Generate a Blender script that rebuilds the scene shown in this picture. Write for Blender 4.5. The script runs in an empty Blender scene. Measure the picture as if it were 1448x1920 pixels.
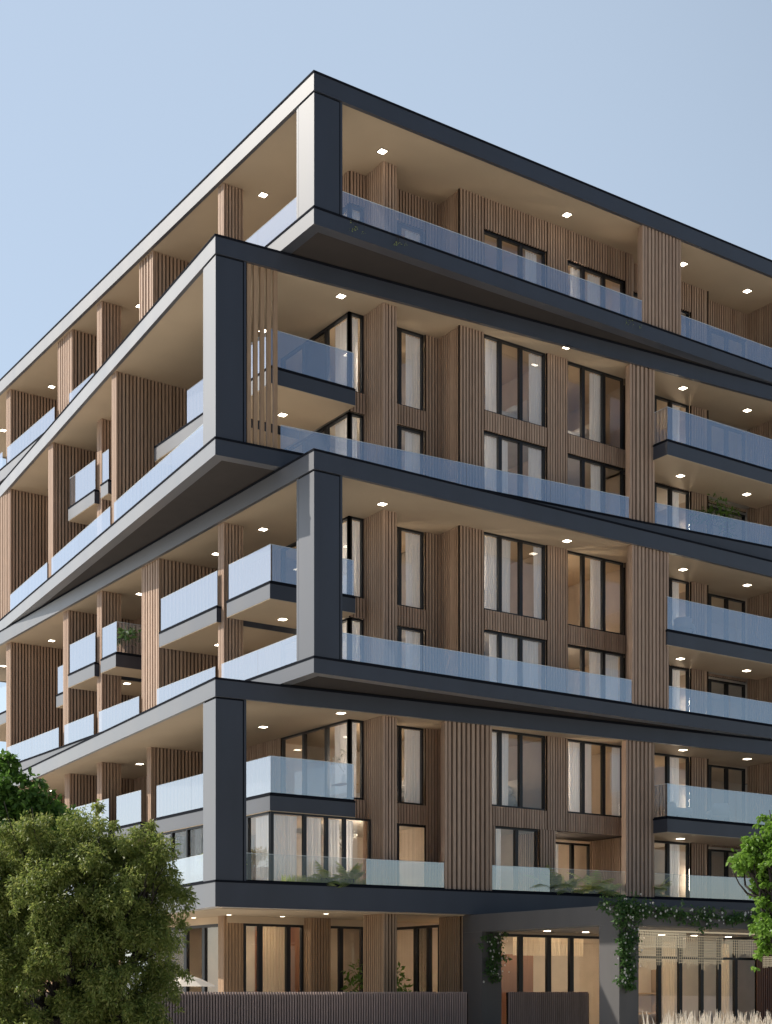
import bpy, bmesh, math, random
from mathutils import Vector, Matrix
import numpy as np
random.seed(7)
sc = bpy.context.scene
COL = sc.collection
# ------------------------------------------------------------------ materials
def mat(name):
    m = bpy.data.materials.new(name); m.use_nodes = True
    nt = m.node_tree; nt.nodes.clear()
    out = nt.nodes.new('ShaderNodeOutputMaterial')
    return m, nt, out
def N(nt, typ, **kw):
    n = nt.nodes.new(typ)
    for k, v in kw.items():
        if k in n.inputs.keys(): n.inputs[k].default_value = v
        else: setattr(n, k, v)
    return n
def rgba(c): return (c[0], c[1], c[2], 1.0)
def noise_var(nt, c0, c1, scale, stretch=(1, 1, 1), detail=4.0, lo=.3, hi=.7):
    tc = N(nt, 'ShaderNodeTexCoord'); mp = N(nt, 'ShaderNodeMapping')
    mp.inputs['Scale'].default_value = stretch
    nt.links.new(tc.outputs['Object'], mp.inputs['Vector'])
    no = N(nt, 'ShaderNodeTexNoise', Scale=scale, Detail=detail)
    nt.links.new(mp.outputs['Vector'], no.inputs['Vector'])
    r = N(nt, 'ShaderNodeValToRGB')
    r.color_ramp.elements[0].position = lo; r.color_ramp.elements[0].color = rgba(c0)
    r.color_ramp.elements[1].position = hi; r.color_ramp.elements[1].color = rgba(c1)
    nt.links.new(no.outputs['Fac'], r.inputs['Fac'])
    return r.outputs['Color'], no
def plain(name, c0, c1=None, rough=.6, metallic=0.0, scale=1.5, stretch=(1, 1, 1), spec=.5, bump=0.0):
    m, nt, out = mat(name)
    p = N(nt, 'ShaderNodeBsdfPrincipled', Roughness=rough, Metallic=metallic)
    p.inputs['Specular IOR Level'].default_value = spec
    col, no = noise_var(nt, c0, c1 or tuple(x * .88 for x in c0), scale, stretch)
    nt.links.new(col, p.inputs['Base Color'])
    if bump:
        b = N(nt, 'ShaderNodeBump', Strength=bump, Distance=.02)
        nt.links.new(no.outputs['Fac'], b.inputs['Height']); nt.links.new(b.outputs['Normal'], p.inputs['Normal'])
    nt.links.new(p.outputs[0], out.inputs[0])
    return m
def metal_mat(name, c, rough=.5, base=.05, graze=.85, gcol=(1, .98, .95)):
    """powder coated sheet: dark body colour, satin reflection that rises steeply towards grazing angles"""
    m, nt, out = mat(name)
    col, no = noise_var(nt, c, tuple(x * .8 for x in c), .9, (1, 1, .3), 6.0, .3, .7)
    d = N(nt, 'ShaderNodeBsdfDiffuse'); nt.links.new(col, d.inputs['Color'])
    g = N(nt, 'ShaderNodeBsdfGlossy', Color=rgba(gcol))
    r = N(nt, 'ShaderNodeMapRange'); r.inputs['To Min'].default_value = rough - .06; r.inputs['To Max'].default_value = rough + .07
    nt.links.new(no.outputs['Fac'], r.inputs['Value']); nt.links.new(r.outputs[0], g.inputs['Roughness'])
    lw = N(nt, 'ShaderNodeLayerWeight', Blend=.5)
    p = N(nt, 'ShaderNodeMath', operation='POWER'); p.inputs[1].default_value = 3.0
    nt.links.new(lw.outputs['Facing'], p.inputs[0])
    a = N(nt, 'ShaderNodeMath', operation='MULTIPLY_ADD', use_clamp=True); a.inputs[1].default_value = graze; a.inputs[2].default_value = base
    nt.links.new(p.outputs[0], a.inputs[0])
    mx = N(nt, 'ShaderNodeMixShader'); nt.links.new(a.outputs[0], mx.inputs[0])
    nt.links.new(d.outputs[0], mx.inputs[1]); nt.links.new(g.outputs[0], mx.inputs[2]); nt.links.new(mx.outputs[0], out.inputs[0])
    return m
def wood_mat(name, cols, rough=.55):
    m, nt, out = mat(name)
    p = N(nt, 'ShaderNodeBsdfPrincipled', Roughness=rough)
    p.inputs['Specular IOR Level'].default_value = .3
    g = N(nt, 'ShaderNodeNewGeometry')
    ramp = N(nt, 'ShaderNodeValToRGB'); cr = ramp.color_ramp
    cr.elements[0].color = rgba(cols[0]); cr.elements[1].color = rgba(cols[-1])
    for i, c in enumerate(cols[1:-1]):
        e = cr.elements.new((i + 1) / (len(cols) - 1)); e.color = rgba(c)
    nt.links.new(g.outputs['Random Per Island'], ramp.inputs['Fac'])
    col, no = noise_var(nt, (.72, .72, .72), (1.12, 1.1, 1.08), 9.0, (4, 4, .22), 6.0, .25, .75)
    mx = N(nt, 'ShaderNodeMix', data_type='RGBA', blend_type='MULTIPLY'); mx.inputs[0].default_value = 1.0
    nt.links.new(ramp.outputs['Color'], mx.inputs[6]); nt.links.new(col, mx.inputs[7])
    nt.links.new(mx.outputs[2], p.inputs['Base Color'])
    nt.links.new(p.outputs[0], out.inputs[0])
    return m
def glass_mat(name, refl, tint, diff=0.0, rough=.02, fres=1.0, gcol=(1, 1, 1)):
    """thin coated sheet: transmission tinted, mirror part grows towards grazing angles"""
    m, nt, out = mat(name)
    tr = N(nt, 'ShaderNodeBsdfTransparent', Color=rgba(tint))
    gl = N(nt, 'ShaderNodeBsdfGlossy', Roughness=rough, Color=rgba(gcol))
    fr = N(nt, 'ShaderNodeFresnel', IOR=1.5)
    ma = N(nt, 'ShaderNodeMath', operation='MULTIPLY_ADD', use_clamp=True)
    ma.inputs[1].default_value = fres; ma.inputs[2].default_value = refl
    nt.links.new(fr.outputs[0], ma.inputs[0])
    mx = N(nt, 'ShaderNodeMixShader')
    nt.links.new(ma.outputs[0], mx.inputs[0]); nt.links.new(tr.outputs[0], mx.inputs[1]); nt.links.new(gl.outputs[0], mx.inputs[2])
    last = mx
    if diff:
        d = N(nt, 'ShaderNodeBsdfDiffuse', Color=(.8, .85, .92, 1)); t = N(nt, 'ShaderNodeBsdfTranslucent', Color=(.8, .85, .92, 1))
        a = N(nt, 'ShaderNodeMixShader', Fac=.35); nt.links.new(d.outputs[0], a.inputs[1]); nt.links.new(t.outputs[0], a.inputs[2])
        m2 = N(nt, 'ShaderNodeMixShader', Fac=diff)
        nt.links.new(mx.outputs[0], m2.inputs[1]); nt.links.new(a.outputs[0], m2.inputs[2]); last = m2
    nt.links.new(last.outputs[0], out.inputs[0])
    return m
def curtain_mat(name, c, transp=.18):
    m, nt, out = mat(name)
    col, no = noise_var(nt, c, tuple(x * .9 for x in c), 6, (3, 3, .15))
    d = N(nt, 'ShaderNodeBsdfDiffuse'); t = N(nt, 'ShaderNodeBsdfTranslucent'); tr = N(nt, 'ShaderNodeBsdfTransparent')
    nt.links.new(col, d.inputs['Color']); nt.links.new(col, t.inputs['Color'])
    a = N(nt, 'ShaderNodeMixShader', Fac=.45); nt.links.new(d.outputs[0], a.inputs[1]); nt.links.new(t.outputs[0], a.inputs[2])
    e = N(nt, 'ShaderNodeEmission', Strength=.10); nt.links.new(col, e.inputs['Color'])   # added emission, imitates room light glowing through the weave
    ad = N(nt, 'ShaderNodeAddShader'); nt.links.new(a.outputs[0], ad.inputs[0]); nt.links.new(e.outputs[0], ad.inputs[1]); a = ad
    b = N(nt, 'ShaderNodeMixShader', Fac=transp); nt.links.new(a.outputs[0], b.inputs[1]); nt.links.new(tr.outputs[0], b.inputs[2])
    nt.links.new(b.outputs[0], out.inputs[0])
    return m
def emit_mat(name, c, s):
    m, nt, out = mat(name)
    col, no = noise_var(nt, c, tuple(x * .97 for x in c), 3)
    e = N(nt, 'ShaderNodeEmission', Strength=s); nt.links.new(col, e.inputs['Color'])
    nt.links.new(e.outputs[0], out.inputs[0])
    return m
def leaf_mat(name, cols, trans=.35, rough=.45):
    m, nt, out = mat(name)
    g = N(nt, 'ShaderNodeNewGeometry')
    ramp = N(nt, 'ShaderNodeValToRGB'); cr = ramp.color_ramp
    cr.elements[0].color = rgba(cols[0]); cr.elements[1].color = rgba(cols[-1])
    for i, c in enumerate(cols[1:-1]):
        e = cr.elements.new((i + 1) / (len(cols) - 1)); e.color = rgba(c)
    nt.links.new(g.outputs['Random Per Island'], ramp.inputs['Fac'])
    p = N(nt, 'ShaderNodeBsdfPrincipled', Roughness=rough); p.inputs['Specular IOR Level'].default_value = .45
    t = N(nt, 'ShaderNodeBsdfTranslucent')
    nt.links.new(ramp.outputs['Color'], p.inputs['Base Color']); nt.links.new(ramp.outputs['Color'], t.inputs['Color'])
    a = N(nt, 'ShaderNodeMixShader', Fac=trans); nt.links.new(p.outputs[0], a.inputs[1]); nt.links.new(t.outputs[0], a.inputs[2])
    nt.links.new(a.outputs[0], out.inputs[0])
    return m

M = {}
M['metal'] = metal_mat('dark blue grey metal cladding', (.042, .051, .074))
M['cope'] = plain('black metal coping', (.012, .014, .02), rough=.9, spec=.08)
M['tan'] = plain('tan soffit board', (.66, .52, .36), (.62, .485, .335), rough=.7, scale=.6)
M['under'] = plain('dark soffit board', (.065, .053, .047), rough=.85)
M['floor'] = plain('pale terrace stone', (.45, .41, .36), rough=.7, scale=3)
M['wood'] = wood_mat('brown timber slats', [(.43, .30, .215), (.54, .385, .285), (.48, .335, .245), (.59, .43, .32)])
M['woodw'] = wood_mat('warm timber slats', [(.40, .26, .16), (.50, .335, .21), (.45, .295, .18)])
M['back'] = plain('dark board behind slats', (.02, .014, .011), rough=.9, spec=.1)
M['fence'] = wood_mat('grey brown fence slats', [(.32, .245, .22), (.40, .305, .275), (.36, .275, .245)])
M['rail'] = glass_mat('reflective balustrade glass', .47, (.9, .94, .97), .10, .015, 1.4, (.95, .96, 1))
M['clear'] = glass_mat('balustrade glass with dimmed sky reflection', .05, (.92, .95, .96), .01, .015, 1.0)  # reflection lowered in the material where dark trees would mirror instead of sky
M['pane'] = glass_mat('window glass', .04, (.95, .96, .96), 0, .01, 1.8)
M['frame'] = plain('black window frame', (.014, .015, .018), rough=.4)
M['edge'] = plain('bright glass edge', (.75, .82, .85), rough=.2)
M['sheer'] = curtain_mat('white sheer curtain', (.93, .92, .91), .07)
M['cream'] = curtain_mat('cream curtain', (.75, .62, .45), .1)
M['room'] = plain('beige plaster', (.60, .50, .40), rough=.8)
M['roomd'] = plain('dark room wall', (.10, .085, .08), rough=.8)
M['ceil'] = plain('white room ceiling', (.6, .55, .48), rough=.8)
M['redwood'] = plain('red brown veneer', (.30, .13, .07), (.24, .10, .055), rough=.5, stretch=(6, 6, .4))
M['lamp'] = emit_mat('warm lit lamp', (1, .86, .66), 10)
M['unseen_room_light'] = emit_mat('warm unseen room light', (1, .84, .66), 60)
M['grdlight'] = emit_mat('warm unseen ground floor light', (1, .80, .56), 45)
M['bark'] = plain('tree bark', (.055, .042, .034), (.03, .024, .02), rough=.9, scale=8, stretch=(3, 3, .6), bump=.6)
M['leafA'] = leaf_mat('small olive leaves', [(.13, .19, .04), (.23, .29, .065), (.42, .43, .13), (.17, .23, .05), (.33, .37, .105)], .5)
M['leafB'] = leaf_mat('dark green leaves', [(.09, .18, .03), (.15, .28, .05), (.12, .23, .04)], .45)
M['leafC'] = leaf_mat('bright green leaves', [(.14, .27, .03), (.20, .36, .045), (.17, .30, .04), (.25, .40, .07)], .5)
M['palm'] = leaf_mat('palm fronds', [(.28, .38, .09), (.42, .50, .15), (.52, .52, .2)], .5)
M['vine'] = leaf_mat('climbing leaves', [(.05, .12, .03), (.10, .19, .05), (.07, .15, .04)], .4)
M['flower'] = leaf_mat('white petals', [(.75, .74, .68), (.85, .84, .78)], .3, .6)
M['plume'] = leaf_mat('cream plumes', [(.80, .72, .60), (.88, .82, .72)], .35, .8)
M['ground'] = plain('pale paving', (.52, .49, .44), (.44, .41, .37), rough=.85, scale=.8)
M['white'] = plain('white upholstery', (.72, .70, .67), rough=.8)
M['greyc'] = plain('grey fabric', (.12, .11, .11), rough=.9)
M['pot'] = plain('dark clay pot', (.06, .05, .045), rough=.6)
M['stone'] = metal_mat('grey metal portal cladding', (.11, .103, .10), .55, .04, .35)
M['bead'] = emit_mat('glowing champagne beads', (1, .84, .58), .42)
M['canvas'] = plain('cream canvas', (.7, .62, .52), rough=.9)
M['ply'] = plain('honey wood panel', (.45, .30, .17), (.38, .25, .14), rough=.6, stretch=(5, 5, .4))

# ------------------------------------------------------------------ mesh helpers
class MB:
    def __init__(s): s.v = []; s.f = []; s.m = []
    def quad(s, a, b, c, d, mi=0):
        i = len(s.v); s.v += [tuple(a), tuple(b), tuple(c), tuple(d)]; s.f.append((i, i+1, i+2, i+3)); s.m.append(mi)
    def hexa(s, p, mi=0, skip=()):     # p: 4 bottom (ccw from above), 4 top
        i = len(s.v); s.v += [tuple(q) for q in p]
        F = [(3, 2, 1, 0), (4, 5, 6, 7), (0, 1, 5, 4), (1, 2, 6, 5), (2, 3, 7, 6), (3, 0, 4, 7)]
        for k, f in enumerate(F):
            if k in skip: continue
            s.f.append(tuple(i + j for j in f)); s.m.append(mi)
    def box(s, x0, y0, z0, x1, y1, z1, mi=0, fr=None):
        pts = [(x0, y0), (x1, y0), (x1, y1), (x0, y1)]
        if fr: pts = [fr(*p) for p in pts]
        s.hexa([(p[0], p[1], z0) for p in pts] + [(p[0], p[1], z1) for p in pts], mi)
    def obox(s, o, u, n, a0, a1, d0, d1, z0, z1, mi=0):   # along u from a0..a1, along n (outward) d0..d1
        def P(a, d): return (o[0] + u[0]*a + n[0]*d, o[1] + u[1]*a + n[1]*d)
        pts = [P(a0, d1), P(a1, d1), P(a1, d0), P(a0, d0)]
        s.hexa([(p[0], p[1], z0) for p in pts] + [(p[0], p[1], z1) for p in pts], mi)
    def tube(s, p0, p1, r0, r1, n=8, mi=0, cap=True):
        p0 = Vector(p0); p1 = Vector(p1); d = (p1 - p0)
        if d.length < 1e-6: return
        d.normalize(); a = d.orthogonal().normalized(); b = d.cross(a); i = len(s.v)
        for p, r in ((p0, r0), (p1, r1)):
            for k in range(n):
                t = 2*math.pi*k/n; s.v.append(tuple(p + a*(r*math.cos(t)) + b*(r*math.sin(t))))
        for k in range(n):
            s.f.append((i+k, i+(k+1) % n, i+n+(k+1) % n, i+n+k)); s.m.append(mi)
        if cap:
            s.f.append(tuple(i+k for k in range(n))[::-1]); s.m.append(mi)
            s.f.append(tuple(i+n+k for k in range(n))); s.m.append(mi)
    def lathe(s, c, prof, n=20, mi=0):
        i = len(s.v)
        for r, z in prof:
            for k in range(n):
                t = 2*math.pi*k/n; s.v.append((c[0]+r*math.cos(t), c[1]+r*math.sin(t), c[2]+z))
        for j in range(len(prof)-1):
            for k in range(n):
                s.f.append((i+j*n+k, i+j*n+(k+1) % n, i+(j+1)*n+(k+1) % n, i+(j+1)*n+k)); s.m.append(mi)
    def build(s, name, mats, parent=None, smooth=False):
        me = bpy.data.meshes.new(name); me.from_pydata(s.v, [], s.f)
        for m in (mats if isinstance(mats, (list, tuple)) else [mats]): me.materials.append(m)
        me.polygons.foreach_set('material_index', s.m)
        if smooth: me.polygons.foreach_set('use_smooth', [True]*len(s.f))
        me.validate(); me.update()
        o = bpy.data.objects.new(name, me); COL.objects.link(o)
        if parent: link(o, parent)
        return o
def link(o, parent):
    o.parent = parent
    w = Vector((0, 0, 0)); q = parent
    while q: w += q.location; q = q.parent
    o.location = -w + o.location
def empty(name, loc=(0, 0, 0)):
    o = bpy.data.objects.new(name, None); COL.objects.link(o); o.location = loc; o.empty_display_size = .5
    return o
def tag(o, label, cat, group=None, kind=None):
    if label: o['label'] = label
    if cat: o['category'] = cat
    if group: o['group'] = group
    if kind: o['kind'] = kind
    return o

# ------------------------------------------------------------------ frames of the tiers
TH = math.radians(-5.17); CT, ST = math.cos(TH), math.sin(TH)
PE = (-2.37, 2.362)
def odd(s, t): return (s, t)
def even(s, t): return (PE[0] + s*CT - t*ST, PE[1] + s*ST + t*CT)
LX, LY = 30.0, 38.0
B = empty('apartment_building', (0, 0, 0))
tag(B, 'large apartment building of stacked offset dark metal frames with timber slat walls and glass balconies', 'building')

def ring(mb, fr, z0, z1, w, e=0.0, mi=0):
    mb.box(-e, -e, z0, LX+e, w, z1, mi, fr)
    mb.box(-e, w, z0, w, LY-w, z1, mi, fr)
    mb.box(LX-w, w, z0, LX+e, LY-w, z1, mi, fr)
    mb.box(-e, LY-w, z0, LX+e, LY+e, z1, mi, fr)
TIERS = {   # name: frame, floor slab z0,z1, roof slab z0,z1, upper floor level
    1: (odd, 26.69, 27.28, 31.06, 31.70, None),
    2: (even, 19.37, 19.97, 26.04, 26.675, 23.06),
    3: (odd, 12.03, 12.58, 18.69, 19.35, 15.67),
    4: (even, 4.42, 5.31, 11.38, 12.01, 8.40)}
NORM = {1: 'top', 2: 'second', 3: 'third', 4: 'lowest'}
for t, (fr, a0, a1, b0, b1, U) in TIERS.items():
    m = MB(); ring(m, fr, a0, a1-.072, .4); ring(m, fr, a0+.12, a1-.09, 0.0) if 0 else None
    o = m.build('floor_frame', M['metal'], B)
    m = MB(); ring(m, fr, a1-.07, a1, .38, .02); m.build('coping', M['cope'], o)
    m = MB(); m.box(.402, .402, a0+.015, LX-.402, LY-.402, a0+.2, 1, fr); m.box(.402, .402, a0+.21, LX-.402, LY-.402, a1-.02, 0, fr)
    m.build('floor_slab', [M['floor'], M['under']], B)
    m = MB(); ring(m, fr, b0, b1-.072, .14); o = m.build('roof_frame', M['metal'], B)
    m = MB(); ring(m, fr, b1-.07, b1, .6, .02); m.build('coping', M['cope'], o)
    m = MB(); m.box(.142, .142, b0+.03, LX-.142, LY-.142, b0+.1, 0, fr); m.build('soffit', M['tan'], B)
    m = MB(); m.box(.142, .142, b0+.105, LX-.142, LY-.142, b1-.1, 0, fr); m.build('roof_slab', M['under'], B)
    # corner post : face panels, shadow groove and slim return
    z0, z1 = a1+.002, b0
    m = MB()
    m.box(.02, .02, z0, 1.0, 1.0, z1-.07, 0, fr)
    m.box(1.0, .06, z0, 1.06, 1.06, z1-.002, 1, fr); m.box(.06, 1.0, z0, 1.0, 1.06, z1-.002, 1, fr)
    m.box(.07, .07, z1-.068, .998, .998, z1-.002, 1, fr)
    m.box(1.06, .05, z0, 1.14, 1.18, z1-.002, 0, fr); m.box(.05, 1.06, z0, 1.06, 1.18, z1-.002, 0, fr)
    m.build('corner_post', [M['metal'], M['cope']], B)

# ------------------------------------------------------------------ slats
UX, NY = (1, 0), (0, -1)      # along +x facing -y
UYn, NX = (0, -1), (-1, 0)    # along -y facing -x
def slats(mb, o, u, n, L, z0, z1, pitch=.135, w=.076, d=.06, backd=.05):
    mb.obox(o, u, n, 0, L, -backd, 0, z0, z1, 1)
    k = max(1, round(L/pitch)); p = L/k
    for i in range(k):
        a = p*(i+.5); mb.obox(o, u, n, a-w/2, a+w/2, 0.002, d, z0+.004, z1-.004, 0)
WM = [M['wood'], M['back']]
def swall_y(x0, x1, y, z0, z1, name='slat_wall', parent=B, mats=WM, **k):
    m = MB(); slats(m, (x0, y+.06), UX, NY, x1-x0, z0, z1, **k); return m.build(name, mats, parent)
def swall_x(y0, y1, x, z0, z1, name='slat_wall', parent=B, mats=WM, **k):
    m = MB(); slats(m, (x+.06, y1), UYn, NX, y1-y0, z0, z1, **k); return m.build(name, mats, parent)
def scol(x0, y0, x1, y1, z0, z1, fr=odd, pitch=.135, w=.076, d=.085, name='slat_column', mats=WM, parent=B, py=None, wy=None):
    """box clad with slats on all four sides"""
    m = MB(); m.box(x0+d, y0+d, z0, x1-d, y1-d, z1, 1, fr)
    def run(p, q, pitch=pitch, w=w):
        P = fr(*p); Q = fr(*q); L = math.hypot(Q[0]-P[0], Q[1]-P[1]); u = ((Q[0]-P[0])/L, (Q[1]-P[1])/L); n = (u[1], -u[0])
        k = max(1, round((L+.04)/pitch)); pp = L/k
        for i in range(k):
            a = pp*(i+.5); m.obox(P, u, n, a-w/2, a+w/2, .002, d, z0+.004, z1-.004, 0)
    A = (py or pitch, wy or w)
    run((x0+d, y0+d), (x1-d, y0+d)); run((x1-d, y0+d), (x1-d, y1-d), *A); run((x1-d, y1-d), (x0+d, y1-d)); run((x0+d, y1-d), (x0+d, y0+d), *A)
    # corner battens
    for cx, cy in ((x0, y0), (x1-d+.004, y0), (x1-d+.004, y1-d+.004), (x0, y1-d+.004)):
        m.box(cx, cy, z0+.004, cx+d-.004, cy+d-.004, z1-.004, 0, fr)
    return m.build(name, mats, parent)

# ------------------------------------------------------------------ windows, curtains
def window(o, u, n, L, z0, z1, mull=(), fw=.075, dep=.14, parent=B, glass='pane', mw=None):
    m = MB(); mw = mw or fw
    m.obox(o, u, n, 0, fw, -dep, 0, z0, z1); m.obox(o, u, n, L-fw, L, -dep, 0, z0, z1)
    m.obox(o, u, n, fw, L-fw, -dep, 0, z1-fw, z1); m.obox(o, u, n, fw, L-fw, -dep, 0, z0, z0+fw)
    for a in mull: m.obox(o, u, n, a-mw, a+mw, -dep, -.004, z0+fw, z1-fw)
    w = m.build('window', M['frame'], parent)
    m = MB()
    def P(a, z): return (o[0]+u[0]*a-n[0]*dep*.5, o[1]+u[1]*a-n[1]*dep*.5, z)
    cuts = [fw] + [x for a in mull for x in (a-mw, a+mw)] + [L-fw]
    for i in range(0, len(cuts), 2): m.quad(P(cuts[i], z0+fw), P(cuts[i+1], z0+fw), P(cuts[i+1], z1-fw), P(cuts[i], z1-fw))
    m.build('pane', M[glass], w)
    return w
def win_y(x0, x1, y, z0, z1, mull=(), **k): return window((x0, y), UX, NY, x1-x0, z0, z1, [a-x0 for a in mull], **k)
def win_x(y0, y1, x, z0, z1, mull=(), **k): return window((x, y1), UYn, NX, y1-y0, z0, z1, [y1-a for a in mull], **k)
def curtain(o, u, n, L, z0, z1, label, mat_='sheer', back=.24, amp=.045, pitch=.13):
    mb = MB(); k = max(8, int(L/pitch*8)); ph = random.random()*6; rows = [0, .5, 1]
    i0 = 0
    for r in rows:
        for i in range(k+1):
            a = L*i/k; s = math.sin(2*math.pi*a/pitch+ph)+.4*math.sin(2*math.pi*a/pitch*.37+ph*2)
            d = -back + amp*s*(.7+.3*r)
            jit = (1-r)*.02*math.sin(a*5+ph)
            mb.v.append((o[0]+u[0]*(a+jit)+n[0]*d, o[1]+u[1]*(a+jit)+n[1]*d, z0+(z1-z0)*(r)))
    W = k+1
    for r in range(2):
        for i in range(k):
            mb.f.append((r*W+i, r*W+i+1, (r+1)*W+i+1, (r+1)*W+i)); mb.m.append(0)
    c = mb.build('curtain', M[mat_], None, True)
    # origin at the foot of the curtain
    piv = Vector((o[0]+u[0]*L/2-n[0]*back, o[1]+u[1]*L/2-n[1]*back, z0))
    c.data.transform(Matrix.Translation(-piv)); c.location = piv
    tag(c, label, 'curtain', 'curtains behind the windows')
    return c
def cur_y(x0, x1, y, z0, z1, label, **k): return curtain((x0, y), UX, NY, x1-x0, z0+.02, z1-.06, label, **k)
def cur_x(y0, y1, x, z0, z1, label, **k): return curtain((x, y1), UYn, NX, y1-y0, z0+.02, z1-.06, label, **k)

# ------------------------------------------------------------------ glass railings
def railing(p, q, z0, z1, glass='rail', parent=B):
    L = math.hypot(q[0]-p[0], q[1]-p[1]); u = ((q[0]-p[0])/L, (q[1]-p[1])/L); n = (u[1], -u[0])
    m = MB(); k = max(1, round(L/3.4)); w = L/k
    for i in range(k):
        a0 = i*w+.004; a1 = (i+1)*w-.004
        m.quad((p[0]+u[0]*a0, p[1]+u[1]*a0, z0), (p[0]+u[0]*a1, p[1]+u[1]*a1, z0), (p[0]+u[0]*a1, p[1]+u[1]*a1, z1), (p[0]+u[0]*a0, p[1]+u[1]*a0, z1))
    g = m.build('glass_railing', M[glass], parent)
    m = MB(); m.obox(p, u, n, 0, L, -.03, .03, z0-.012, z0+.05); m.build('base_channel', M['cope'], g)
    m = MB(); m.obox(p, u, n, 0, L, -.008, .008, z1-.001, z1+.012); m.build('top_edge', M['edge'], g)
    return g

# ------------------------------------------------------------------ per tier content
DL = None
def downlight(x, y, z, size=.25):
    global DL
    if DL is None:
        m = MB(); m.box(-size/2-.03, -size/2-.03, -.012, size/2+.03, size/2+.03, 0.0)
        DL = m.build('downlight', M['frame'], None); DL.parent = B
        m = MB(); m.box(-size/2, -size/2, -.022, size/2, size/2, -.0125)
        l = m.build('lamp', M['lamp'], None); l.parent = DL
        d = DL
    else:
        d = DL.copy(); COL.objects.link(d); d.parent = B
        for ch in DL.children:
            c = ch.copy(); COL.objects.link(c); c.parent = d
    d.location = (x, y, z)
    return d
FL = {1: 'top floor', 2: 'second tier', 3: 'third tier', 4: 'lowest tier'}
WY = 2.05
def storey(t, zf, zc, lvl, U):
    """right hand facade of one storey; lvl: 'only','upper','lower'"""
    where = FL[t] if lvl == 'only' else '%s floor of the %s' % (lvl, FL[t])
    H = {'only': 29.94}.get(lvl, zc)
    H = 29.94 if lvl == 'only' else zc
    return where, H
def unseen_room_light(x, y, z, sx, sy):
    m = MB(); m.box(x-sx/2, y-sy/2, z-.03, x+sx/2, y+sy/2, z); return m.build('unseen_room_light', M['unseen_room_light'], B)

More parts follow.
